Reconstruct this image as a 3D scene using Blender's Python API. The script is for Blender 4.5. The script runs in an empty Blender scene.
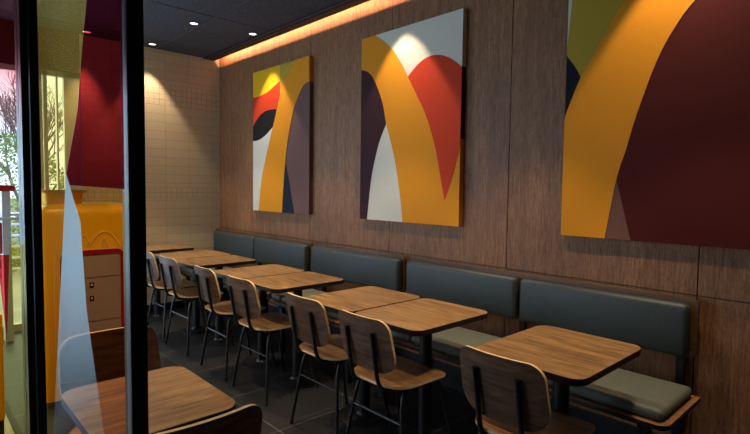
import bpy, bmesh, math, random
from mathutils import Vector, Matrix
random.seed(7)
SC = bpy.context.scene
COL = SC.collection
PI = math.pi

# ------------------------------------------------------------------ camera
cam_d = bpy.data.cameras.new('camera'); cam = bpy.data.objects.new('camera', cam_d); COL.objects.link(cam)
CF, PIT, YAW, ROLL = 508.5, .0567, .7497, .01323
cam_d.sensor_width = 36; cam_d.lens = 36*CF/750; cam_d.clip_start = .02; cam_d.clip_end = 200
_F = Vector((math.sin(YAW)*math.cos(PIT), math.cos(YAW)*math.cos(PIT), -math.sin(PIT)))
_R = Vector((math.cos(YAW), -math.sin(YAW), 0)); _U = _R.cross(_F)
_R2 = _R*math.cos(ROLL)+_U*math.sin(ROLL); _U2 = -_R*math.sin(ROLL)+_U*math.cos(ROLL)
cam.matrix_world = Matrix(((_R2.x,_U2.x,-_F.x,0),(_R2.y,_U2.y,-_F.y,0),(_R2.z,_U2.z,-_F.z,1.4),(0,0,0,1)))
SC.camera = cam

# ------------------------------------------------------------------ colour management, world, lights
SC.view_settings.view_transform = 'Standard'; SC.view_settings.look = 'None'
SC.view_settings.gamma = 1; SC.view_settings.use_curve_mapping = False
SC.view_settings.exposure = 0.0
SC.cycles.use_denoising = True
SC.cycles.transparent_max_bounces = 24
W = bpy.data.worlds.new('world'); SC.world = W; W.use_nodes = True
wn = W.node_tree.nodes['Background']; wn.inputs[0].default_value = (.72,.86,1,1); wn.inputs[1].default_value = 2.8

def area(name, loc, rot, sx, sy, power, col, parent=None):
    l = bpy.data.lights.new(name, 'AREA'); l.shape = 'RECTANGLE'; l.size = sx; l.size_y = sy
    l.energy = power; l.color = col
    o = bpy.data.objects.new(name, l); COL.objects.link(o); o.location = loc; o.rotation_euler = rot
    if parent: o.parent = parent
    return o
DAY = (.50,.72,1)
area('daylight_side_window', (-2.32,4.75,1.5), (0,-PI/2,0), 1.9, 1.6, 40, DAY)      # faces +X, just outside the left wall's window
area('daylight_far_window', (.2,5.95,1.35), (-PI/2,0,0), 2.2, 2.3, 80, DAY)        # faces -Y, just outside the far window
COVE = (1,.52,.27)
CEIL = 2.88
SPOTS_TABLE = [(1.995,4.60),(1.97,5.577),(1.98,3.6),(1.98,2.6),(1.98,1.6),(1.98,.6)]
SPOTS_WALL = [(2.537,4.499),(2.537,2.66),(2.537,.80)]
SPOTS_OTHER = [(1.36,5.60),(.75,2.65),(.55,1.5),(.5,-.6),(-.9,1.5)]
P_TABLE, P_WALL, P_OTHER, P_COVE = 60, 55, 36, 55

# ------------------------------------------------------------------ materials
def s2l(c):
    return tuple(((v/255+.055)/1.055)**2.4 if v/255 > .04045 else v/255/12.92 for v in c)+(1,)
def mat(name, rgb, rough=.6, metal=0, spec=.5, lin=False):
    m = bpy.data.materials.new(name); m.use_nodes = True
    b = m.node_tree.nodes['Principled BSDF']
    b.inputs['Base Color'].default_value = (tuple(rgb)+(1,)) if lin else s2l(rgb)
    b.inputs['Roughness'].default_value = rough; b.inputs['Metallic'].default_value = metal
    b.inputs['Specular IOR Level'].default_value = spec
    return m
def nt(m): return m.node_tree.nodes, m.node_tree.links, m.node_tree.nodes['Principled BSDF']
def noise_mat(name, c1, c2, scale, rough=.6, mapping=(1,1,1), detail=4, bump=0, lo=.35, hi=.65, rnd=True, spec=.5, coord='Object', dist=0):
    m = mat(name, c1, rough, spec=spec); N, L, b = nt(m)
    tc = N.new('ShaderNodeTexCoord'); mp = N.new('ShaderNodeMapping'); mp.inputs['Scale'].default_value = mapping
    L.new(tc.outputs[coord], mp.inputs['Vector'])
    if rnd:
        oi = N.new('ShaderNodeObjectInfo'); mul = N.new('ShaderNodeMath'); mul.operation = 'MULTIPLY'; mul.inputs[1].default_value = 17
        L.new(oi.outputs['Random'], mul.inputs[0]); L.new(mul.outputs[0], mp.inputs['Location'])
    nz = N.new('ShaderNodeTexNoise'); nz.inputs['Scale'].default_value = scale; nz.inputs['Detail'].default_value = detail
    nz.inputs['Distortion'].default_value = dist
    L.new(mp.outputs[0], nz.inputs['Vector'])
    r = N.new('ShaderNodeValToRGB'); r.color_ramp.elements[0].position = lo; r.color_ramp.elements[1].position = hi
    r.color_ramp.elements[0].color = s2l(c1); r.color_ramp.elements[1].color = s2l(c2)
    L.new(nz.outputs[0], r.inputs[0]); L.new(r.outputs[0], b.inputs['Base Color'])
    if bump:
        bp = N.new('ShaderNodeBump'); bp.inputs['Strength'].default_value = bump; bp.inputs['Distance'].default_value = .004
        L.new(nz.outputs[0], bp.inputs['Height']); L.new(bp.outputs[0], b.inputs['Normal'])
    return m
# grain along local Y (a) or local X (b)
M = {}
M['table'] = noise_mat('walnut_table', (98,68,38), (174,134,84), 3.0, .42, (11,1.1,4), 5, dist=1.2, lo=.3, hi=.7)
M['table_edge'] = mat('dark_table_edge', (40,26,20), .5)
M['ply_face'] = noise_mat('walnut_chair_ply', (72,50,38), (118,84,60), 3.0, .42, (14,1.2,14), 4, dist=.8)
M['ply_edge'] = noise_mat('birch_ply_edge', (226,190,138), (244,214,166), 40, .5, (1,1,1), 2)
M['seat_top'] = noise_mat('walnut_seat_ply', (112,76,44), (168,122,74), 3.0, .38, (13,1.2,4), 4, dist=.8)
M['bench_wood'] = noise_mat('bench_wood', (74,52,34), (108,78,50), 4.0, .45, (10,1,10), 4)
M['bench_edge'] = noise_mat('bench_wood_edge', (130,90,54), (158,112,70), 4.0, .45, (10,1,10), 4)
M['black'] = mat('black_powder_coat', (20,21,24), .42)
M['black_matt'] = mat('black_matt', (12,12,14), .6)
M['vinyl'] = noise_mat('grey_vinyl', (54,61,61), (59,66,66), 60, .5, (1,1,1), 2, bump=.05)
M['vinyl_seat'] = noise_mat('grey_vinyl_seat', (98,102,90), (106,110,98), 60, .55, (1,1,1), 2, bump=.05)
M['frame'] = mat('black_aluminium', (22,24,28), .35, spec=.5)
M['white_metal'] = mat('white_metal', (205,210,215), .4)
M['lens'] = mat('lamp_lens', (255,240,220), .4)
M['lens'].node_tree.nodes['Principled BSDF'].inputs['Emission Color'].default_value = (1,.93,.84,1)
M['lens'].node_tree.nodes['Principled BSDF'].inputs['Emission Strength'].default_value = 2.0
M['cove_strip'] = mat('cove_strip', (255,220,180), .5)
M['cove_strip'].node_tree.nodes['Principled BSDF'].inputs['Emission Color'].default_value = COVE+(1,)
M['cove_strip'].node_tree.nodes['Principled BSDF'].inputs['Emission Strength'].default_value = 1.5

def wall_wood():
    m = mat('cork_grain_panel', (110,78,60), .55, spec=.35); N, L, b = nt(m)
    tc = N.new('ShaderNodeTexCoord')
    def nz(sc, mp, det, lo, hi):
        q = N.new('ShaderNodeMapping'); q.inputs['Scale'].default_value = mp; L.new(tc.outputs['Object'], q.inputs[0])
        n = N.new('ShaderNodeTexNoise'); n.inputs['Scale'].default_value = sc; n.inputs['Detail'].default_value = det; n.inputs['Roughness'].default_value = .7
        L.new(q.outputs[0], n.inputs['Vector'])
        r = N.new('ShaderNodeMapRange'); r.inputs[1].default_value = lo; r.inputs[2].default_value = hi; L.new(n.outputs[0], r.inputs[0])
        return r.outputs[0]
    a = nz(1, (60,85,9), 4, .3, .7); c = nz(1, (8,22,1.1), 3, .3, .7); d = nz(1, (160,190,45), 2, .35, .6)
    mx = N.new('ShaderNodeMix'); mx.data_type = 'RGBA'; mx.inputs['A'].default_value = s2l((126,84,56)); mx.inputs['B'].default_value = s2l((192,138,96)); L.new(a, mx.inputs['Factor'])
    m2 = N.new('ShaderNodeMix'); m2.data_type = 'RGBA'; m2.blend_type = 'MULTIPLY'; m2.inputs['Factor'].default_value = .35; L.new(mx.outputs['Result'], m2.inputs['A']); L.new(c, m2.inputs['B'])
    m3 = N.new('ShaderNodeMix'); m3.data_type = 'RGBA'; m3.blend_type = 'MULTIPLY'; m3.inputs['Factor'].default_value = .3; L.new(m2.outputs['Result'], m3.inputs['A']); L.new(d, m3.inputs['B'])
    L.new(m3.outputs['Result'], b.inputs['Base Color'])
    bp = N.new('ShaderNodeBump'); bp.inputs['Strength'].default_value = .25; bp.inputs['Distance'].default_value = .002
    L.new(a, bp.inputs['Height']); L.new(bp.outputs[0], b.inputs['Normal'])
    return m
M['panel'] = wall_wood()

def tile_wall():
    m = mat('cream_tile', (190,165,128), .45, spec=.35); N, L, b = nt(m)
    tc = N.new('ShaderNodeTexCoord'); sp = N.new('ShaderNodeSeparateXYZ'); L.new(tc.outputs['Object'], sp.inputs[0])
    def brick(w, h, off, mort):
        cb = N.new('ShaderNodeCombineXYZ'); L.new(sp.outputs['X'], cb.inputs[0]); L.new(sp.outputs['Z'], cb.inputs[1])
        k = N.new('ShaderNodeTexBrick'); k.offset = off; k.inputs['Scale'].default_value = 1
        k.inputs['Brick Width'].default_value = w; k.inputs['Row Height'].default_value = h; k.inputs['Mortar Size'].default_value = mort
        k.inputs['Mortar Smooth'].default_value = .4
        k.inputs['Color1'].default_value = s2l((208,190,158)); k.inputs['Color2'].default_value = s2l((200,182,150)); k.inputs['Mortar'].default_value = s2l((176,158,130))
        L.new(cb.outputs[0], k.inputs['Vector']); return k
    big = brick(.27, .095, 0, .003); sm = brick(.06, .06, 0, .004)
    def band(lo, hi):
        g = N.new('ShaderNodeMath'); g.operation = 'GREATER_THAN'; g.inputs[1].default_value = lo; L.new(sp.outputs['Z'], g.inputs[0])
        l = N.new('ShaderNodeMath'); l.operation = 'LESS_THAN'; l.inputs[1].default_value = hi; L.new(sp.outputs['Z'], l.inputs[0])
        a = N.new('ShaderNodeMath'); a.operation = 'MULTIPLY'; L.new(g.outputs[0], a.inputs[0]); L.new(l.outputs[0], a.inputs[1]); return a.outputs[0]
    ad = N.new('ShaderNodeMath'); ad.operation = 'ADD'; L.new(band(2.28,2.52), ad.inputs[0]); L.new(band(1.26,1.38), ad.inputs[1])
    mx = N.new('ShaderNodeMix'); mx.data_type = 'RGBA'; L.new(ad.outputs[0], mx.inputs['Factor']); L.new(big.outputs['Color'], mx.inputs['A']); L.new(sm.outputs['Color'], mx.inputs['B'])
    L.new(mx.outputs['Result'], b.inputs['Base Color'])
    mf = N.new('ShaderNodeMix'); L.new(ad.outputs[0], mf.inputs['Factor']); L.new(big.outputs['Fac'], mf.inputs['A']); L.new(sm.outputs['Fac'], mf.inputs['B'])
    bp = N.new('ShaderNodeBump'); bp.invert = True; bp.inputs['Strength'].default_value = .5; bp.inputs['Distance'].default_value = .004
    L.new(mf.outputs['Result'], bp.inputs['Height']); L.new(bp.outputs[0], b.inputs['Normal'])
    return m
M['tile'] = tile_wall()

def floor_mat(name, base1, base2, speck, grout, gx, gy, w, h, rough):
    m = mat(name, base1, rough); N, L, b = nt(m)
    tc = N.new('ShaderNodeTexCoord')
    n = N.new('ShaderNodeTexNoise'); n.inputs['Scale'].default_value = 3; n.inputs['Detail'].default_value = 5; L.new(tc.outputs['Object'], n.inputs['Vector'])
    mx = N.new('ShaderNodeMix'); mx.data_type = 'RGBA'; mx.inputs['A'].default_value = s2l(base1); mx.inputs['B'].default_value = s2l(base2); L.new(n.outputs[0], mx.inputs['Factor'])
    n2 = N.new('ShaderNodeTexNoise'); n2.inputs['Scale'].default_value = 170; n2.inputs['Detail'].default_value = 2; L.new(tc.outputs['Object'], n2.inputs['Vector'])
    r2 = N.new('ShaderNodeMapRange'); r2.inputs[1].default_value = .60; r2.inputs[2].default_value = .72; L.new(n2.outputs[0], r2.inputs[0])
    m2 = N.new('ShaderNodeMix'); m2.data_type = 'RGBA'; L.new(r2.outputs[0], m2.inputs['Factor']); L.new(mx.outputs['Result'], m2.inputs['A']); m2.inputs['B'].default_value = s2l(speck)
    mp = N.new('ShaderNodeMapping'); mp.inputs['Location'].default_value = (gx,gy,0); L.new(tc.outputs['Object'], mp.inputs[0])
    k = N.new('ShaderNodeTexBrick'); k.offset = 0; k.inputs['Scale'].default_value = 1; k.inputs['Brick Width'].default_value = w; k.inputs['Row Height'].default_value = h
    k.inputs['Mortar Size'].default_value = .003; k.inputs['Mortar Smooth'].default_value = .3; L.new(mp.outputs[0], k.inputs['Vector'])
    m3 = N.new('ShaderNodeMix'); m3.data_type = 'RGBA'; L.new(k.outputs['Fac'], m3.inputs['Factor']); L.new(m2.outputs['Result'], m3.inputs['A']); m3.inputs['B'].default_value = s2l(grout)
    L.new(m3.outputs['Result'], b.inputs['Base Color'])
    return m
M['floor'] = floor_mat('charcoal_floor_tile', (17,19,22), (28,29,32), (110,106,98), (108,106,100), -1.55+.6*4, -.05, .6, .6, .5)
M['floor_pale'] = floor_mat('pale_floor_tile', (150,150,146), (170,168,162), (110,106,98), (100,100,96), .45, 0, .6, .6, .4)
M['ceiling'] = noise_mat('dark_ceiling_tile', (34,38,46), (80,86,98), 90, .9, (1,1,1), 3, bump=.3, rnd=False)
M['grid'] = mat('ceiling_grid', (66,68,72), .5)
M['plaster'] = mat('dark_wall_paint', (60,50,46), .8)
M['header'] = mat('maroon_paint', (84,18,26), .7)
M['base'] = mat('black_baseboard', (16,16,18), .5)

def glass_mat(name, tint, refl=.05):
    m = bpy.data.materials.new(name); m.use_nodes = True; N, L = m.node_tree.nodes, m.node_tree.links
    N.remove(N['Principled BSDF']); out = N['Material Output']
    t = N.new('ShaderNodeBsdfTransparent'); t.inputs[0].default_value = tint+(1,)
    g = N.new('ShaderNodeBsdfGlossy'); g.inputs['Roughness'].default_value = .02
    mx = N.new('ShaderNodeMixShader'); mx.inputs[0].default_value = refl
    L.new(t.outputs[0], mx.inputs[1]); L.new(g.outputs[0], mx.inputs[2]); L.new(mx.outputs[0], out.inputs[0])
    return m
def film_mat(name, tint_lo, tint_hi, z0, z1, body=(0,0,0), b_lo=0, b_hi=0):
    """coloured window film with a vertical gradient"""
    m = bpy.data.materials.new(name); m.use_nodes = True; N, L = m.node_tree.nodes, m.node_tree.links
    N.remove(N['Principled BSDF']); out = N['Material Output']
    tc = N.new('ShaderNodeTexCoord'); sp = N.new('ShaderNodeSeparateXYZ'); L.new(tc.outputs['Object'], sp.inputs[0])
    r = N.new('ShaderNodeMapRange'); r.inputs[1].default_value = z0; r.inputs[2].default_value = z1; L.new(sp.outputs['Z'], r.inputs[0])
    mc = N.new('ShaderNodeMix'); mc.data_type = 'RGBA'; mc.inputs['A'].default_value = tint_lo+(1,); mc.inputs['B'].default_value = tint_hi+(1,); L.new(r.outputs[0], mc.inputs['Factor'])
    t = N.new('ShaderNodeBsdfTransparent'); L.new(mc.outputs['Result'], t.inputs[0])
    d = N.new('ShaderNodeBsdfTranslucent'); d.inputs[0].default_value = tuple(body)+(1,)
    mb = N.new('ShaderNodeMix'); mb.inputs['A'].default_value = b_lo; mb.inputs['B'].default_value = b_hi; L.new(r.outputs[0], mb.inputs['Factor'])
    mx = N.new('ShaderNodeMixShader'); L.new(mb.outputs['Result'], mx.inputs[0]); L.new(t.outputs[0], mx.inputs[1]); L.new(d.outputs[0], mx.inputs[2])
    L.new(mx.outputs[0], out.inputs[0])
    return m
M['glass'] = glass_mat('clear_glass', (.97,.98,.98), .04)
M['glass2'] = glass_mat('window_glass', (.95,.97,.97), .04)

# ------------------------------------------------------------------ helpers
def obj(name, bm, m, parent=None, smooth=False, bevel=0, seg=2):
    me = bpy.data.meshes.new(name)
    bmesh.ops.recalc_face_normals(bm, faces=bm.faces)
    bm.to_mesh(me); bm.free()
    o = bpy.data.objects.new(name, me); COL.objects.link(o)
    for mm in (m if isinstance(m, (list,tuple)) else [m]): me.materials.append(mm)
    if smooth:
        for p in me.polygons: p.use_smooth = True
        try: me.set_sharp_from_angle(angle=math.radians(38))
        except Exception: pass
    if bevel:
        b = o.modifiers.new('bevel', 'BEVEL'); b.width = bevel; b.segments = seg; b.limit_method = 'ANGLE'
    if parent: o.parent = parent
    return o
def tag(o, label=None, cat=None, group=None, kind=None):
    if label: o['label'] = label
    if cat: o['category'] = cat
    if group: o['group'] = group
    if kind: o['kind'] = kind
    return o
def thing(name, label, cat, loc=(0,0,0), rz=0, group=None):
    o = bpy.data.objects.new(name, None); COL.objects.link(o); o.empty_display_size = .1
    o.location = loc; o.rotation_euler = (0,0,rz)
    return tag(o, label, cat, group)
def struct(name, bm, m, label=None, **k):
    return tag(obj(name, bm, m, **k), label, None, None, 'structure')
def dup(o, parent=None):
    c = o.copy(); COL.objects.link(c); c.parent = parent
    for ch in list(o.children): dup(ch, c)
    return c
def box(bm, x0, x1, y0, y1, z0, z1, mi=0):
    v = [bm.verts.new((x,y,z)) for x in (x0,x1) for y in (y0,y1) for z in (z0,z1)]
    for f in ((0,1,3,2),(4,6,7,5),(0,4,5,1),(2,3,7,6),(0,2,6,4),(1,5,7,3)):
        bm.faces.new([v[i] for i in f]).material_index = mi
    return bm
def B(*a, **k): return box(bmesh.new(), *a, **k)
def tube(bm, pts, r, n=10, cap=True, r2=None):
    pts = [Vector(p) for p in pts]; rings = []
    up = None
    for i, p in enumerate(pts):
        d = (pts[min(i+1,len(pts)-1)]-pts[max(i-1,0)]).normalized()
        if up is None:
            up = Vector((0,0,1)) if abs(d.z) < .9 else Vector((1,0,0))
        a = d.cross(up).normalized(); bb = a.cross(d).normalized(); up = bb
        rr = r if r2 is None else r+(r2-r)*i/(len(pts)-1)
        rings.append([bm.verts.new(p+(a*math.cos(t*2*PI/n)+bb*math.sin(t*2*PI/n))*rr) for t in range(n)])
    for q, w in zip(rings, rings[1:]):
        for t in range(n): bm.faces.new((q[t], q[(t+1)%n], w[(t+1)%n], w[t]))
    if cap: bm.faces.new(rings[0][::-1]); bm.faces.new(rings[-1])
    return bm
def bend(pts, k=5, cut=.04):
    """round the corners of a polyline"""
    pts = [Vector(p) for p in pts]; out = [pts[0]]
    for a, b, c in zip(pts, pts[1:], pts[2:]):
        d1 = min(cut, (b-a).length*.45); d2 = min(cut, (c-b).length*.45)
        p = b+(a-b).normalized()*d1; q = b+(c-b).normalized()*d2
        for i in range(k+1):
            t = i/k; out.append(p*(1-t)**2+b*2*t*(1-t)+q*t*t)
    out.append(pts[-1]); return out
def cyl(bm, x, y, z0, z1, r, n=28, r2=None):
    return lathe(bm, x, y, [(r,z0),(r if r2 is None else r2,z1)], n)
def lathe(bm, x, y, prof, n=28):
    rings = [[bm.verts.new((x+r*math.cos(t*2*PI/n), y+r*math.sin(t*2*PI/n), z)) for t in range(n)] for r, z in prof]
    for q, w in zip(rings, rings[1:]):
        for t in range(n): bm.faces.new((q[t], q[(t+1)%n], w[(t+1)%n], w[t]))
    bm.faces.new(rings[0][::-1]); bm.faces.new(rings[-1]); return bm
def rr_outline(w, h, r, k=6):
    """rounded rectangle centred on 0; r = radius or (r_bl, r_br, r_tr, r_tl)"""
    if not isinstance(r, tuple): r = (r,)*4
    out = []
    for (sx, sy, a0), q in zip(((-1,-1,PI),(1,-1,1.5*PI),(1,1,0),(-1,1,.5*PI)), r):
        cx, cy = sx*(w/2-q), sy*(h/2-q)
        for i in range(k+1):
            a = a0+i/k*PI/2; out.append((cx+q*math.cos(a), cy+q*math.sin(a)))
    return out
def slab(bm, outline, fn, w0, w1, top=0, side=0, bot=None):
    """prism from a 2D outline, fn maps (u,v,w) to xyz"""
    a = [bm.verts.new(fn(u,v,w0)) for u, v in outline]; b = [bm.verts.new(fn(u,v,w1)) for u, v in outline]
    n = len(a)
    for i in range(n): bm.faces.new((a[i], a[(i+1)%n], b[(i+1)%n], b[i])).material_index = side
    bm.faces.new(a[::-1]).material_index = top if bot is None else bot
    bm.faces.new(b).material_index = top
    return bm
XY = lambda u, v, w: (u, v, w)
def shell(bm, rows, nu, fn, th):
    """curved ply plate: rows = [(v, half width)], fn(u,v,side) -> xyz; faces slot 0, edges slot 1"""
    G = []
    for s in (0,1):
        g = []
        for v, hw in rows:
            g.append([bm.verts.new(fn(hw*(-1+2*i/nu), v, s*th)) for i in range(nu+1)])
        G.append(g)
    nr = len(rows)
    for s in (0,1):
        for j in range(nr-1):
            for i in range(nu):
                bm.faces.new((G[s][j][i], G[s][j][i+1], G[s][j+1][i+1], G[s][j+1][i]))
    def strip(path0, path1):
        for a, b, c, d in zip(path0, path0[1:], path1[1:], path1): bm.faces.new((a,b,c,d)).material_index = 1
    for j in (0, nr-1): strip(G[0][j], G[1][j])
    for i in (0, nu): strip([G[0][j][i] for j in range(nr)], [G[1][j][i] for j in range(nr)])
    return bm
def plate_rows(v0, v1, hw0, hw1, r0, r1, k=7, mid=6):
    """half-width rows for a tapered plate with rounded corners; r0/r1 = corner radii at v0/v1"""
    rows = []
    for i in range(k+1):
        a = i/k*PI/2; v = v0+r0*(1-math.cos(a)); rows.append((v, hw_at(v,v0,v1,hw0,hw1)-r0*(1-math.sin(a))))
    for i in range(1, mid):
        v = v0+r0+(v1-r1-v0-r0)*i/mid; rows.append((v, hw_at(v,v0,v1,hw0,hw1)))
    for i in range(k+1):
        a = i/k*PI/2; v = v1-r1+r1*math.sin(a); rows.append((v, hw_at(v,v0,v1,hw0,hw1)-r1*(1-math.cos(a))))
    return rows
def hw_at(v, v0, v1, a, b): return a+(b-a)*(v-v0)/(v1-v0)
def cushion(bm, x0, x1, y0, y1, z0, z1, r=.035, k=4, n=5):
    """soft box, all edges round, faces slightly crowned"""
    bmesh.ops.create_cube(bm, size=1)
    for v in bm.verts: v.co = Vector(((x0+x1)/2+v.co.x*(x1-x0), (y0+y1)/2+v.co.y*(y1-y0), (z0+z1)/2+v.co.z*(z1-z0)))
    bmesh.ops.bevel(bm, geom=bm.edges[:]+bm.verts[:], offset=r, segments=k, profile=.5, affect='EDGES')
    return bm

# ------------------------------------------------------------------ room shell
WX, FY = 2.80, 5.75
struct('floor', B(.455,2.9,-2.2,5.95,-.05,0), M['floor'])
struct('floor', B(-2.4,.425,-2.2,5.95,-.05,0), M['floor_pale'])
struct('trim_1', B(.425,.455,-2.2,5.75,-.05,.004), M['black_matt'])
# timber panels on the right wall: 1.06 m wide boards with open joints over a dark backing
struct('wall_right', B(WX+.012,WX+.1,-2.2,5.95,0,3.05), M['black_matt'])
pw = bmesh.new(); joints = [.717-1.062*3+1.062*i for i in range(0,9)]
for a, b in zip(joints, joints[1:]):
    b2 = min(b, FY+.0)
    for z0, z1 in ((0,.899),(.904,3.0)):
        box(pw, WX, WX+.012, a+.003, b2-.003, z0, z1)
struct('wall_right', pw, M['panel'])
struct('wall_far', B(1.33,2.9,FY,FY+.12,0,3.05), M['tile'])
struct('wall_far', B(-2.4,1.33,FY,FY+.12,2.49,3.05), M['header'])
wl = bmesh.new()
box(wl,-2.4,-2.28,-2.2,2.6,0,3.05); box(wl,-2.4,-2.28,5.6,5.87,0,3.05); box(wl,-2.4,-2.28,2.6,5.6,0,.5); box(wl,-2.4,-2.28,2.6,5.6,2.5,3.05)
struct('wall_left', wl, M['plaster'])
struct('wall_back', B(-2.4,2.9,-2.3,-2.2,0,3.05), M['plaster'])
struct('wall_far', B(-2.4,-1.05,FY,FY+.12,0,2.49), M['header'])
# ceiling: lay-in tiles, stopped short of the timber wall for the light cove
struct('ceiling', B(-2.4,2.64,-2.2,5.75,CEIL,CEIL+.03), M['ceiling'])
struct('ceiling', B(-2.4,2.9,-2.3,5.87,3.02,3.1), M['plaster'])
gr = bmesh.new()
for x in (2.06-1.2*3, 2.06-2.4, .86, 2.06): box(gr, x-.007, x+.007, -2.2, 5.75, CEIL-.004, CEIL+.001)
for k in range(7): box(gr, -2.3, 2.62, 5.42-1.11*k-.006, 5.42-1.11*k+.006, CEIL-.004, CEIL+.001)
struct('trim_2', gr, M['grid'])
ct = bmesh.new()
box(ct, 2.60,2.735,-2.2,5.75,CEIL-.012,CEIL+.0); box(ct, 2.722,2.735,-2.2,5.75,CEIL,CEIL+.005); box(ct,2.64,2.735,-2.2,5.75,CEIL,CEIL+.004)
struct('trim_3', ct, M['black_matt'])
struct('trim_4', B(2.604,2.611,-2.2,5.75,CEIL-.016,CEIL-.012), M['grid'])
struct('trim_5', B(2.664,2.670,-2.2,5.75,CEIL-.016,CEIL-.012), M['grid'])
struct('baseboard_right', B(WX-.012,WX,-2.2,FY,0,.165), M['base'])
struct('baseboard_far', B(1.33,WX-.012,FY-.012,FY,0,.08), M['base'])

# far window
wf = bmesh.new()
for x0, x1 in ((-1.05,-1.0),(-.2,-.15),(.5,.55),(.968,1.008),(1.02,1.05),(1.125,1.14),(1.19,1.33)): box(wf, x0, x1, FY+.02, FY+.08, 0, 2.49)
box(wf,-1.05,1.33,FY+.02,FY+.08,2.44,2.49); box(wf,-1.05,1.33,FY+.01,FY+.09,1.08,1.12); box(wf,-1.05,1.33,FY+.02,FY+.08,0,.07)
win = struct('window_1', wf, mat('pale_window_frame', (190,186,184), .5))
obj('window_pane', B(-1.05,1.33,FY+.045,FY+.051,.07,2.44), M['glass2'], win)
w2 = bmesh.new()
for y in (2.6,3.57,4.58,5.55): box(w2,-2.36,-2.31,y,y+.05,.5,2.5)
box(w2,-2.36,-2.31,2.6,5.6,.5,.55); box(w2,-2.36,-2.31,2.6,5.6,2.45,2.5)
win2 = struct('window_2', w2, M['frame'])
tag(obj('window_pane', B(-2.34,-2.335,2.65,5.55,.55,2.45), M['glass2'], win2))

# ------------------------------------------------------------------ lamps
def spot(parent, power, ang, blend, col, rot=(0,0,0), loc=(0,0,-.012), rad=.03):
    l = bpy.data.lights.new('lamp', 'SPOT'); l.energy = power; l.spot_size = math.radians(ang); l.spot_blend = blend
    l.shadow_soft_size = rad; l.color = col
    o = bpy.data.objects.new('lamp', l); COL.objects.link(o); o.parent = parent; o.location = loc; o.rotation_euler = rot
WARM = (1,.79,.55)
def downlight(x, y, label, power, ang, blend=.35, col=WARM, rot=(0,0,0)):
    t = thing('recessed_downlight', label, 'ceiling light', (x,y,CEIL), 0, 'recessed ceiling downlights')
    bm = bmesh.new(); n = 24
    pr = [(.052,-.001),(.052,-.006),(.038,-.007),(.034,-.001)]
    rings = [[bm.verts.new((r*math.cos(i*2*PI/n), r*math.sin(i*2*PI/n), z)) for i in range(n)] for r, z in pr]
    for q, w in zip(rings, rings[1:]):
        for i in range(n): bm.faces.new((q[i], q[(i+1)%n], w[(i+1)%n], w[i]))
    obj('trim_ring', bm, M['black'], t, smooth=True)
    obj('lens', cyl(bmesh.new(), 0, 0, -.004, -.0005, .035), M['lens'], t)
    spot(t, power, ang, blend, col, rot)
names_t = ['lit round downlight in the ceiling, middle one of the three in view','lit round downlight nearest the cream tiled far wall','round downlight above the timber row of tables, out past the third table pair',
           'round downlight above the middle pair of tables','round downlight above the nearest wall table','round downlight nearest the camera above the aisle']
for (x, y), nm in zip(SPOTS_TABLE, names_t): downlight(x, y, nm, P_TABLE, 68, .35)
names_w = ['lit round downlight nearest the timber wall, above the farthest painting','round downlight close to the timber wall, above the middle painting','round downlight close to the timber wall, above the largest nearest painting']
for (x, y), nm in zip(SPOTS_WALL, names_w): downlight(x, y, nm, P_WALL, 68, .22)
names_o = ['round downlight by the far wall behind the glass screen','added unseen downlight brightening the front of the yellow disposal station','round downlight above the small table by the glass screen','round downlight behind the camera','round downlight at the left of the room']
for (x, y), nm, pw_, an in zip(SPOTS_OTHER, names_o, (2.2,4.5,1,1,1), (52,80,76,76,76)): downlight(x, y, nm, P_OTHER*pw_, an, .8)  # second lamp is added and boosted to brighten the disposal station's front

cv = thing('cove_light', 'warm light strip hidden along the top of the timber wall', 'strip light', (2.695,1.8,CEIL+.034))
obj('light_strip', B(-.008,.002,-3.9,3.9,.012,.022), M['cove_strip'], cv)
obj('strip_holder', B(-.02,-.009,-3.9,3.9,-.016,.03), M['black_matt'], cv)
area('cove_lamp', (.006,0,.017), (0,-PI/2,0), .012, 7.7, P_COVE, COVE, cv)

# ------------------------------------------------------------------ paintings
def smoothp(p, k=4):
    out = []
    for i in range(len(p)-1):
        p0 = p[max(i-1,0)]; p1 = p[i]; p2 = p[i+1]; p3 = p[min(i+2,len(p)-1)]
        for j in range(k):
            t = j/k
            out.append(tuple(.5*(2*p1[c]+(p2[c]-p0[c])*t+(2*p0[c]-5*p1[c]+4*p2[c]-p3[c])*t*t+(3*p1[c]-p0[c]-3*p2[c]+p3[c])*t**3) for c in (0,1)))
    out.append(p[-1]); return out
COLS = dict(orange=(234,152,32), yellow=(236,184,28), olive=(190,160,56), red=(214,66,34), black=(24,26,30), navy=(28,38,50), white=(224,220,204), mauve=(116,86,82),
            plum=(62,32,38), maroon=(80,20,14), taupe=(120,80,66))
PM = {k: noise_mat('paint_'+k, tuple(max(0,int(v*.965)) for v in c), c, 300, .75, (1,1,1), 2, bump=.08, rnd=False, spec=.2) for k, c in COLS.items()}
CH, CZ0, CZ1, CXF = 1.45, 1.147, 2.597, 2.758
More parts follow.
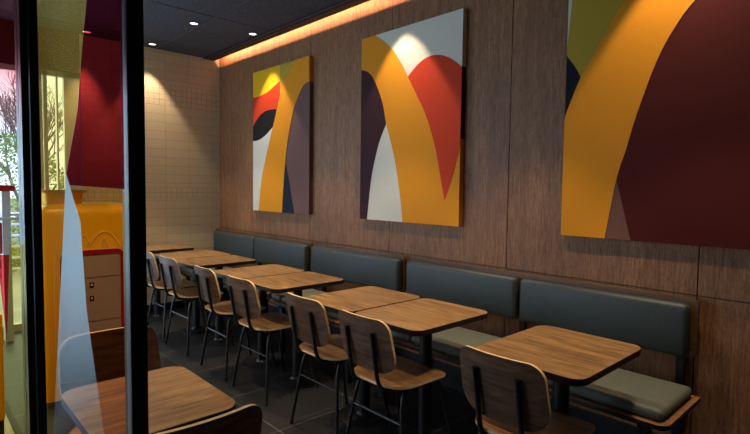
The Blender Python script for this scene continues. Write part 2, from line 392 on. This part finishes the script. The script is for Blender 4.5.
def painting(label, y0, y1, bg, layers, sides):
    keys = sorted(set([bg]+[l[0] for l in layers]+[s[0] for s in sides])); idx = {k: i for i, k in enumerate(keys)}
    t = thing('canvas_painting', label, 'painting', (WX,(y0+y1)/2,CZ0), 0, None)
    yc = (y0+y1)/2; fx = CXF-WX
    bm = bmesh.new()
    box(bm, fx, -.0005, y0-yc, y1-yc, 0, CH, idx[bg])
    for k, za, zb in sides:                     # wrapped edge facing the room's near end, and the far one
        for yy, d in ((y0,-.0006),(y1,.0006)):
            f = [bm.verts.new((x, yy-yc+d, z-CZ0)) for x, z in ((fx,za),(-.0005,za),(-.0005,zb),(fx,zb))]
            bm.faces.new(f).material_index = idx[k]
    clampy = lambda y: min(max(y,y0),y1)-yc
    clampz = lambda z: min(max(z,CZ0),CZ1)-CZ0
    for n, (k, pts) in enumerate(layers):
        d = fx-.0006*(n+1); q = []
        for y, z in pts:
            c = (clampy(y), clampz(z))
            if not q or (abs(q[-1][0]-c[0])+abs(q[-1][1]-c[1])) > 1e-4: q.append(c)
        f = bm.faces.new([bm.verts.new((d, a, b)) for a, b in q]); f.material_index = idx[k]
        if f.normal.x > 0: f.normal_flip()
    # no recalc: keep layer order
    me = bpy.data.meshes.new('printed_canvas'); bm.to_mesh(me); bm.free()
    o = bpy.data.objects.new('printed_canvas', me); COL.objects.link(o); o.parent = t
    for k in keys: me.materials.append(PM[k])
    obj('stretcher_frame', B(-.012,-.0008,y0-yc+.03,y1-yc-.03,.03,CH-.03), M['bench_wood'], t)
    return t
# painting 1 (farthest)
ao = smoothp([(4.775,1.10),(4.765,1.143),(4.704,1.469),(4.586,1.775),(4.453,2.068),(4.362,2.28),(4.265,2.436),(4.062,2.598)])
ai = smoothp([(4.32,1.10),(4.312,1.151),(4.286,1.419),(4.235,1.759),(4.184,1.949),(4.117,2.133),(4.042,2.246),(3.97,2.329),(3.914,2.358),(3.86,2.365)])
yr = smoothp([(4.90,2.335),(4.745,2.341),(4.587,2.362),(4.455,2.405),(4.355,2.441)])
rb = smoothp([(4.90,2.01),(4.806,2.099),(4.685,2.16),(4.567,2.179),(4.38,2.17)])
bw = smoothp([(4.90,1.883),(4.785,1.884),(4.664,1.913),(4.548,1.966),(4.44,2.03)])
painting('tall canvas with yellow, red and white beside an orange arch, farthest of three', 3.862, 4.88, 'mauve', [
    ('yellow', [(4.88,2.2),(4.363,2.2),(4.363,2.597),(4.88,2.597)]),
    ('olive', [(4.363,2.2),(4.20,2.40),(4.0,2.55),(3.95,2.597),(4.363,2.597)]),
    ('red', yr+[(4.355,2.1)]+rb[::-1]),
    ('black', rb+[(4.38,2.05)]+bw[::-1]),
    ('white', bw+[(4.5,1.7),(4.6,1.147),(4.88,1.147)]),
    ('navy', [(4.251,1.634),(4.18,1.419),(4.101,1.147),(4.34,1.147),(4.30,1.419)]),
    ('orange', ao+[(3.862,2.597)]+ai[::-1]),
  ], [('orange',2.365,CZ1),('mauve',CZ0,2.365)])
# painting 2
ao = smoothp([(2.99,2.597),(2.97,2.588),(2.878,2.528),(2.785,2.445),(2.702,2.343),(2.636,2.241),(2.534,2.079),(2.447,1.936),(2.384,1.788),(2.334,1.638),(2.294,1.477),(2.256,1.317)])
ai = smoothp([(3.16,2.357),(3.085,2.335),(3.021,2.288),(2.961,2.202),(2.89,2.054),(2.848,1.896),(2.796,1.755),(2.74,1.582),(2.69,1.351),(2.657,1.144)])
pwl = smoothp([(2.86,1.93),(2.848,1.896),(2.908,1.792),(2.948,1.697),(2.995,1.544),(3.023,1.405),(3.057,1.14)][1:])
rt = smoothp([(2.625,2.222),(2.609,2.237),(2.525,2.299),(2.435,2.333),(2.34,2.33),(2.247,2.298),(2.157,2.237),(2.115,2.196)])
rd = smoothp([(2.119,1.736),(2.165,1.564),(2.213,1.428),(2.256,1.317)])
painting('tall canvas with broad orange arch, white and a round red shape, middle of three', 2.131, 3.145, 'white', [
    ('orange', ao[:-1]+[(2.256,1.317)]+rd[::-1]+[(2.131,1.736),(2.131,1.147),(2.657,1.147)]+ai[::-1]+[(3.145,2.597)]),
    ('plum', ai[:21]+pwl[1:]+[(3.145,1.147)]),
    ('red', rt+[(2.119,1.736)]+rd[1:]+ao[22:][::-1]),
  ], [('white',2.22,CZ1),('maroon',1.74,2.22),('orange',CZ0,1.74)])
# painting 3 (nearest, runs out of the frame)
ao = smoothp([(.82,2.60),(.97,2.50),(1.089,2.384),(1.179,2.255),(1.266,2.102),(1.315,2.021),(1.393,1.827),(1.412,1.76)])
ai = smoothp([(.38,2.50),(.55,2.44),(.68,2.37),(.772,2.303),(.852,2.197),(.929,2.045),(1.013,1.79),(1.058,1.615),(1.1,1.463),(1.15,1.147)])
painting('largest nearest canvas with an orange curve sweeping around a deep maroon field', .38, 1.398, 'maroon', [
    ('taupe', [(1.1,1.46),(1.018,1.147),(1.16,1.147)]),
    ('olive', [(1.41,1.7),(1.41,2.597),(.8,2.597),(.9,2.4)]),
    ('white', [(1.405,2.20),(1.365,2.597),(1.41,2.597),(1.41,2.19)]),
    ('black', smoothp([(1.41,2.175),(1.401,2.158),(1.348,2.087),(1.30,2.0)])+[(1.41,1.7)]),
    ('orange', ao+[(1.41,1.147),(1.15,1.147)]+ai[::-1]+[(.38,2.597)]),
  ], [('maroon',CZ0,2.5),('orange',2.5,CZ1)])

# ------------------------------------------------------------------ wall benches
def bench(y0, y1, cush, seats, label, posts):
    yc = (y0+y1)/2
    t = thing('wall_bench', label, 'bench', (2.52,yc,0), 0, None)
    X = lambda x: x-2.52
    # seat board with rounded front corners
    ol = rr_outline(X(2.70)-X(2.235), y1-y0, (.05,.004,.004,.05)); cx = (X(2.70)+X(2.235))/2
    fn = lambda u, v, w: (u+cx, v, w)
    obj('seat_board', slab(bmesh.new(), ol, fn, .425, .447, 0, 1), [M['bench_edge'], M['table_edge']], t, bevel=.003)
    for a, b in seats:
        obj('seat_cushion', cushion(bmesh.new(), X(2.262), X(2.672), a-yc, b-yc, .447, .499, .024), M['vinyl_seat'], t, smooth=True)
    # back board, rounded corners, leaning on posts
    h = .90-.612
    ol = rr_outline(y1-y0-.036, h, .035); zc = (.90+.612)/2
    fn = lambda u, v, w: (w, u+.014, v+zc)
    obj('back_board', slab(bmesh.new(), ol, fn, X(2.718), X(2.742), 0, 0), [M['bench_wood']], t, bevel=.002)
    for a, b in cush:
        obj('back_cushion', cushion(bmesh.new(), X(2.655), X(2.718), a-yc, b-yc, .622, .878, .028), M['vinyl'], t, smooth=True)
    for y in posts:
        obj('back_post', B(X(2.742),X(2.772),y-yc-.02,y-yc+.02,.38,.86), M['black'], t, bevel=.003)
        bm = bmesh.new(); box(bm, X(2.27),X(2.772),y-yc-.02,y-yc+.02,.395,.425)
        obj('seat_bracket', bm, M['black'], t)
        obj('leg', B(X(2.30),X(2.34),y-yc-.02,y-yc+.02,0,.395), M['black'], t, bevel=.002)
        obj('leg', B(X(2.732),X(2.772),y-yc-.02,y-yc+.02,0,.395), M['black'], t, bevel=.002)
    return t
bench(.655, 2.545, [(.712,1.60),(1.62,2.525)], [(.68,2.10),(2.105,2.53)], 'grey padded wall bench with wood back, nearest of the three along the timber wall', [.76,1.62,2.40])
bench(2.56, 3.725, [(2.60,3.70)], [(2.575,3.56),(3.565,3.715)], 'single-cushion grey padded wall bench between the two longer ones', [2.75,3.62])
bench(3.74, 5.70, [(3.775,4.70),(4.715,5.64)], [(3.75,4.72),(4.725,5.68)], 'grey padded wall bench reaching the cream tiled far wall', [3.9,4.75,5.55])

# ------------------------------------------------------------------ tables
def table(label, x, y, sx=.60, sy=.476, rz=0, col=(0,0), group=None, base=.165):
    t = thing('dining_table', label, 'table', (x,y,0), rz, group)
    obj('tabletop', slab(bmesh.new(), rr_outline(sx,sy,.06), XY, .712, .74, 0, 1, 1), [M['table'], M['table_edge']], t, bevel=.002)
    cx, cy = col
    obj('column', cyl(bmesh.new(), cx, cy, .014, .70, .034), M['black'], t, smooth=True)
    bm = bmesh.new(); box(bm, cx-.16,cx+.16,cy-.02,cy+.02,.70,.712); box(bm, cx-.02,cx+.02,cy-.14,cy+.14,.70,.712)
    obj('support_plate', bm, M['black'], t)
    obj('base_plate', lathe(bmesh.new(), cx, cy, [(base,0),(base,.006),(base-.01,.010),(.05,.016),(.04,.03)], 40), M['black'], t, smooth=True)
    return t
g = 'square walnut tables in front of the wall bench'
TY = [(1.01,'square walnut table on its own, nearest along the wall bench'),
      (1.79,'nearer walnut table of the nearest joined pair'),(2.28,'farther walnut table of the nearest joined pair'),
      (3.03,'nearer walnut table of the middle joined pair'),(3.52,'farther walnut table of the middle joined pair'),
      (4.275,'nearer walnut table of the farthest joined pair'),(4.765,'farther walnut table of the farthest joined pair')]
tb0 = None
for y, lab in TY:
    if tb0 is None: tb0 = table(lab, 2.035, y, group=g, col=(.035,0))
    else:
        c = dup(tb0); c.location = (2.02 if y < 2.5 else 2.035,y,0); c['label'] = lab
tb0.location.x = 2.005
table('walnut table pushed against the cream tiled far wall', 1.96, 5.49, .66, .44, 0)
T9 = table('small walnut table standing beside the glass screen post', .541, 1.605, .476, .392, PI/2, (.115,0), base=.14)

# ------------------------------------------------------------------ chairs
def chair(label, loc, rz, group):
    """faces local +X; origin on the floor under the seat centre"""
    t = thing('plywood_chair', label, 'chair', loc, rz, group)
    # backrest
    v0, v1 = .543, .808
    def fb(u, v, s):
        x = -.215-(v-v0)*.22+.8*u*u
        return (x+s, u, v+.0)
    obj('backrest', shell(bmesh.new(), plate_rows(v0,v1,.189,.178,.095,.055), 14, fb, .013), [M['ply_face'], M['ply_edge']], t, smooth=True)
    # seat (v runs back to front)
    def fs(u, v, s):
        z = .484-.012*(1-(u/.21)**2)*max(0,1-((v)/.2)**2)
        if v > .13: z -= 3.2*(v-.13)**2
        if v < -.12: z += .9*(v+.12)**2
        return (v, u, z-s)
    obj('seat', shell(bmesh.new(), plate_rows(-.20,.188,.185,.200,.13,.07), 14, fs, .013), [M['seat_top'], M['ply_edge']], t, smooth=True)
    fr = bmesh.new()
    box(fr, -.13,.14,-.012,.012,.444,.456); box(fr,-.0119,.0119,-.13,.13,.444,.4555)
    tube(fr, [(.13,-.15,.45),(.13,.15,.45)], .008, 8); tube(fr, [(-.12,-.15,.45),(-.12,.15,.45)], .008, 8)
    obj('seat_frame', fr, M['black'], t, smooth=True)
    for s in (-1,1):
        bm = tube(bmesh.new(), bend([(-.262,s*.090,.74),(-.218,s*.090,.50),(-.190,s*.095,.456),(-.10,s*.11,.456),(-.02,s*.12,.456)], 6, .04), .0105, 10)
        obj('back_rod', bm, M['black'], t, smooth=True)
    for s in (-1,1):
        bm = tube(bmesh.new(), bend([(-.04,s*.145,.456),(-.105,s*.15,.444),(-.128,s*.16,.38),(-.172,s*.215,.006)], 6, .04), .0095, 10)
        lg = obj('leg', bm, M['black'], t, smooth=True)
        obj('foot_cap', cyl(bmesh.new(), -.172, s*.215, 0, .014, .0105, 12), M['black_matt'], lg)
        bm = tube(bmesh.new(), bend([(.05,s*.145,.456),(.135,s*.15,.444),(.16,s*.16,.38),(.245,s*.205,.006)], 6, .04), .0095, 10)
        lg = obj('leg', bm, M['black'], t, smooth=True)
        obj('foot_cap', cyl(bmesh.new(), .245, s*.205, 0, .014, .0105, 12), M['black_matt'], lg)
    obj('stretcher', tube(bmesh.new(), [(-.138,-.173,.30),(-.138,.173,.30)], .006, 8), M['black'], t, smooth=True)
    return t
cg = 'walnut plywood chairs along the row of tables'
CH_ = [(1.015,'walnut plywood chair at the single nearest wall table','walnut'),
       (1.765,'walnut plywood chair tucked at the nearer table of the nearest joined pair',0),
       (2.30,'walnut plywood chair tucked at the farther table of the nearest joined pair',0),
       (3.04,'walnut plywood chair at the nearer table of the middle joined pair',0),
       (3.60,'walnut plywood chair at the farther table of the middle joined pair',0),
       (4.31,'walnut plywood chair at the nearer table of the farthest joined pair',0),
       (4.81,'farthest walnut plywood chair of the row, half hidden by the black post',0)]
c0 = None
for i, (y, lab, _) in enumerate(CH_):
    rz = [0,.0,.0,.02,-.02,.03,.0][i]; dx = (0,0,.02,.03,.04,.04,.04)[i]; y -= (0,0,.03,.03,.04,.04,.04)[i]
    if c0 is None: c0 = chair(lab, (1.808,y,0), rz, cg)
    else:
        c = dup(c0); c.location = (1.808+dx,y,0); c.rotation_euler = (0,0,rz); c['label'] = lab
for loc, rz, lab in (((.60,1.97,0), -PI/2, 'walnut plywood chair behind the small table by the glass screen'),
                     ((.545,1.468,0), PI/2, 'walnut plywood chair nearest the camera, its back top edge along the bottom of the photo')):
    c = dup(c0); c.location = loc; c.rotation_euler = (0,0,rz); c['label'] = lab; c['group'] = 'walnut plywood chairs at the small table by the glass screen'

# ------------------------------------------------------------------ yellow disposal station behind the glass, solid stand-in for its reflection
st = thing('disposal_station', 'yellow rounded waste disposal station with red framed front panel behind the glass, standing in for its reflection', 'waste station', (.90,3.6,0))
M['ycab'] = mat('yellow_lacquer', (250,188,8), .35)
M['redp'] = mat('red_frame_panel', (176,16,34), .4)
M['greyp'] = mat('grey_flap_panel', (176,158,158), .35)
M['wline'] = mat('white_line', (235,215,190), .5)
sw = .30
ol = rr_outline(2*sw, .58, .05)
bm = bmesh.new()
prof = [(0,.05),(0,1.19),(.012,1.235),(.035,1.26),(.08,1.272)]
rings = []
for ins, z in prof:
    oo = rr_outline(2*(sw-ins), .58-2*ins, max(.05-ins,.012) if ins < .05 else .012)
    rings.append([bm.verts.new((u, v+.29, z)) for u, v in oo])
for q, w in zip(rings, rings[1:]):
    for i in range(len(q)): bm.faces.new((q[i], q[(i+1)%len(q)], w[(i+1)%len(q)], w[i]))
bm.faces.new(rings[0][::-1]); bm.faces.new(rings[-1])
obj('cabinet', bm, M['ycab'], st, smooth=True)
obj('plinth', B(-.27,.27,.03,.55,0,.05), M['black_matt'], st)
FZ = lambda y: (lambda u, v, w: (u, w, v))
def ring_plate(cx, cz, w, h, r, t, y0, y1):
    """rounded rectangular frame of width t"""
    bm = bmesh.new(); o1 = rr_outline(w,h,r); o2 = rr_outline(w-2*t,h-2*t,max(r-t,.006)); n = len(o1)
    V = [[bm.verts.new((u+cx, y, v+cz)) for u, v in o] for y in (y0,y1) for o in (o1,o2)]
    for i in range(n):
        j = (i+1)%n
        bm.faces.new((V[0][i],V[0][j],V[1][j],V[1][i])); bm.faces.new((V[2][i],V[3][i],V[3][j],V[2][j]))
        bm.faces.new((V[0][i],V[2][i],V[2][j],V[0][j])); bm.faces.new((V[1][i],V[1][j],V[3][j],V[3][i]))
    return bm
fp = obj('front_frame', ring_plate(-.012,.652,.372,.656,.05,.026,-.012,.002), M['redp'], st)
obj('frame_outline', ring_plate(-.012,.652,.384,.668,.056,.003,-.006,.001), M['wline'], fp)
flap = obj('flap', slab(bmesh.new(), rr_outline(.318,.60,.028), lambda u,v,w: (u-.012,w,v+.652), -.007, .002, 0, 0), M['greyp'], st)
lines = bmesh.new(); box(lines,-.17,.147,-.0085,-.007,.803,.807); box(lines,-.17,.147,-.0085,-.007,.519,.522)
obj('flap_joint', lines, mat('flap_joint', (120,90,92), .4), flap)
for z in (.755,.668):
    ic = obj('pictogram', slab(bmesh.new(), rr_outline(.026,.034,.004), lambda u,v,w: (u-.026,w,v+z), -.0085,-.007,0,0), mat('pictogram_dark', (50,18,24), .5), flap)
    obj('pictogram_mark', B(-.031,-.021,-.0092,-.0085,z-.004,z+.008), M['wline'], ic)
# thin arch outlines: two tall rounded humps
def outline(bm, pts, w=.0035, y=-.0035):
    tube(bm, [(a-.90, y, b) for a, b in pts], w*.6, 6)
bm = bmesh.new()
outline(bm, smoothp([(.735,.985),(.76,1.01),(.79,1.05),(.832,1.074),(.855,1.055),(.872,1.012)]))
outline(bm, smoothp([(.872,1.012),(.905,1.07),(.953,1.095),(1.0,1.075),(1.035,1.02),(1.06,.985)]))
outline(bm, smoothp([(.925,.985),(.935,1.03),(.953,1.05),(.970,1.03),(.982,.985),(.925,.985)]))
outline(bm, smoothp([(1.06,.988),(1.09,.995),(1.12,.98)]))
outline(bm, smoothp([(.735,.985),(.69,.97),(.672,.93),(.670,.6),(.676,.34),(.70,.31)]))
obj('arch_outline', bm, M['wline'], st)
bn = thing('tray_bin', 'yellow tapered tub with a pale rim on top of the yellow disposal station', 'tub', (.765,3.83,1.272))
bm = bmesh.new(); n = 0; rings = []
for s, z in ((.82,0),(.88,.05),(.90,.075)): rings.append([bm.verts.new((u*s, v*s, z)) for u, v in rr_outline(.24,.20,.02)])
for q, w in zip(rings, rings[1:]):
    for i in range(len(q)): bm.faces.new((q[i], q[(i+1)%len(q)], w[(i+1)%len(q)], w[i]))
bm.faces.new(rings[0][::-1]); bm.faces.new(rings[-1])
obj('body', bm, M['ycab'], bn, smooth=True)
obj('rim', slab(bmesh.new(), rr_outline(.255,.215,.02), XY, .072, .090, 0, 0), mat('tan_rim', (206,150,86), .5), bn, bevel=.003)

bl = thing('waste_bin', 'yellow bin with black foot at the far left edge of the photo', 'bin', (.288,3.44,0))
obj('body', slab(bmesh.new(), rr_outline(.18,.26,.03), XY, 0.12, .70, 0, 0), M['ycab'], bl, bevel=.01)
obj('foot', slab(bmesh.new(), rr_outline(.17,.25,.03), XY, 0, .12, 0, 0), M['black_matt'], bl)

# red topped shelf by the far window
sh = thing('display_shelf', 'red topped shelf with pale post standing at the far window', 'shelf', (.50,5.5,0))
obj('top', B(-.30,.225,-.12,.12,1.33,1.385), M['redp'], sh, bevel=.008)
for x in (-.25,.165): obj('post', B(x-.03,x+.03,-.06,.06,0,1.33), M['white_metal'], sh)
obj('shelf_board', B(-.29,.235,-.12,.12,1.08,1.105), M['white_metal'], sh)
bm = bmesh.new()
for z in (.78,.90,1.03): box(bm,-.22,.135,-.015,.015,z,z+.02)
for x in (-.22,-.10,.02,.115): box(bm,x,x+.02,-.0145,.0145,.78,1.05)
obj('lattice', bm, M['redp'], sh)

# ------------------------------------------------------------------ glass screen with coloured film
GY = 1.0
gs = thing('glass_screen', 'black framed glass screen with coloured film shapes standing at the left', 'glass partition', (.15,GY,0))
gx = lambda x: x-.15
obj('end_post', B(gx(.302),gx(.332),-.02,.02,0,CEIL-.001), M['frame'], gs, bevel=.002)
obj('post', B(gx(.1425),gx(.1525),-.025,.025,0,CEIL-.001), M['frame'], gs)
obj('post', B(gx(.1545),gx(.1665),-.025,.025,0,CEIL-.001), M['frame'], gs)
obj('glass_pane', B(gx(.1665),gx(.3),-.003,.003,.06,CEIL-.02), M['glass'], gs)
obj('glass_pane', B(gx(-.75),gx(.1425),-.003,.003,.06,CEIL-.02), M['glass'], gs)
obj('bottom_rail', B(gx(-.75),gx(.3),-.015,.015,0,.06), M['frame'], gs)
obj('top_rail', B(gx(-.75),gx(.3),-.015,.015,CEIL-.02,CEIL-.001), M['frame'], gs)
def film(name, pts, m, label=None):
    bm = bmesh.new(); bm.faces.new([bm.verts.new((gx(x), -.0036, z)) for x, z in pts])
    o = obj(name, bm, m, gs); tag(o, label); return o
fy = film_mat('amber_film', (.86,.56,.20), (.92,.74,.30), 1.2, 1.6, (.95,.75,.15), .04, .22)  # denser yellow body towards the top paints in the window glare
film('colored_film', [(.1668,.06),(.14+.0268,2.85),(.29,2.85),(.242,1.715),(.232,1.612),(.225,1.527),(.206,1.417),(.179,.973),(.17,.7),(.1668,.6)], fy, 'amber film')
fm = film_mat('maroon_film', (.25,.02,.035), (.55,.06,.11), 1.3, 1.7)
film('colored_film', [(.291,2.85),(.2995,2.85),(.2995,1.392),(.2115,1.398),(.2065,1.417),(.2255,1.527),(.2325,1.612),(.2425,1.715)], fm, 'maroon film')
fr_ = film_mat('rose_film', (.84,.52,.36), (.97,.74,.36), 1.0, 1.33)
film('colored_film', [(.2115,1.3975),(.2995,1.3915),(.2995,.06),(.32-.0205,.06),(.275,.6),(.258,.947),(.234,1.179),(.227,1.335)], fr_, 'rose film')
fw = film_mat('outdoor_glow_film', (.97,.98,1), (.92,.96,1), .97, 1.25, (.66,.88,1), .0, .9)  # pale body paints in the bright outdoor light of a clear gap
film('colored_film', [(.206,1.4165),(.2110,1.3975),(.2265,1.335),(.2335,1.179),(.2575,.947),(.27,.7),(.172,.7),(.1795,.973)], fw, 'narrow triangle of added pale film in place of the bright outdoor view')
fr2 = film_mat('red_film', (.9,.9,.9), (.95,.30,.30), 1.47, 1.58)
film('colored_film', [(-.6,1.44),(.1423,1.44),(.1423,1.72),(-.6,1.76)], fr2, 'red film fading out downwards')
fr3 = film_mat('red_tip_film', (.8,.06,.06), (.8,.06,.06), 0, 1)
film('colored_film', [(.108,1.286),(.124,1.285),(.118,1.14)], fr3, 'small red triangle of film')
fy2 = film_mat('yellow_film', (.85,.66,.22), (.9,.74,.28), 1.0, 1.3)
film('colored_film', [(-.6,.4),(.1423,.4),(.1423,1.30),(.1245,1.302),(.1185,1.139),(.1075,1.29),(-.6,1.31)], fy2, 'yellow film')

# ------------------------------------------------------------------ outdoors
tag(struct('ground', B(-30,40,5.9,60,-.25,-.1), noise_mat('pale_pavement', (170,176,182), (196,200,204), 2, .8, rnd=False)))
struct('lawn', B(-30,40,11,60,-.1,-.04), noise_mat('grass_turf', (104,112,60), (136,140,84), 6, .9, rnd=False))
M['bark'] = mat('bark', (120,100,98), .9)
def tree(label, x, y, h, seed):
    rnd = random.Random(seed); bm = bmesh.new()
    def br(p, d, L, r, lev):
        q = p+d*L; tube(bm, [p, (p+q)/2+Vector((rnd.uniform(-1,1),rnd.uniform(-1,1),0))*L*.05, q], r, 4 if lev else 7, cap=False, r2=r*.6)
        if lev >= 5: return
        for k in range(3 if lev < 5 else 2):
            e = (d+Vector((rnd.uniform(-1,1),rnd.uniform(-1,1),rnd.uniform(-.35,.75)))*.62).normalized()
            br(p+d*L*rnd.uniform(.55,1), e, L*rnd.uniform(.62,.82), r*.58, lev+1)
    br(Vector((0,0,-.05)), Vector((0,0,1)), h*.26, h*.013, 0)
    o = obj('bare_tree', bm, M['bark']); o.location = (x,y,0); tag(o, label, 'tree', 'bare trees outside the window')
tree('bare winter tree outside, nearest to the far window', 2.0, 14, 5.5, 1)
tree('bare winter tree outside, second from the window', 3.6, 21, 8, 2)
tree('bare winter tree outside, third from the window', 4.4, 29.5, 9, 3)
tree('bare winter tree outside, farthest from the window', 9.0, 38, 11, 4)
def bush(label, x, y, r, h, seed):
    rnd = random.Random(seed); bm = bmesh.new()
    for k in range(6000):
        a = rnd.uniform(0,2*PI); zz = rnd.uniform(-1,1); q = (1-zz*zz)**.5; s = rnd.uniform(.7,1)**.5
        c = Vector((math.cos(a)*q*r*s, math.sin(a)*q*r*s, h/2+zz*h/2*s)); n = Vector((rnd.gauss(0,1),rnd.gauss(0,1),rnd.gauss(0,1))).normalized()
        t = n.orthogonal().normalized()*.03; w = n.cross(t).normalized()*.018
        bm.faces.new([bm.verts.new(c+v) for v in (t,w,-t,-w)])
    o = obj('evergreen_bush', bm, noise_mat('bush_leaves', (96,116,66), (160,172,104), 8, .7)); o.location = (x,y,-.08); tag(o, label, 'bush')
bush('green rounded bush outside the far window', 1.25, 10.2, .95, 2.3, 3)
bush('low green bush beyond the white railing', 3.6, 10.8, 1.0, 1.6, 4)
rl = thing('railing', 'white metal railing outside the far window', 'railing', (1.9,8.3,-.1))
for z in (.35,.5,.65,.8,.95,1.1): obj('rail', tube(bmesh.new(), [(-1.6,0,z),(1.6,0,z)], .016, 8), M['white_metal'], rl)
for x in (-1.6,-.5,.5,1.6): obj('post', tube(bmesh.new(), [(x,0,0),(x,0,1.15)], .022, 8), M['white_metal'], rl)
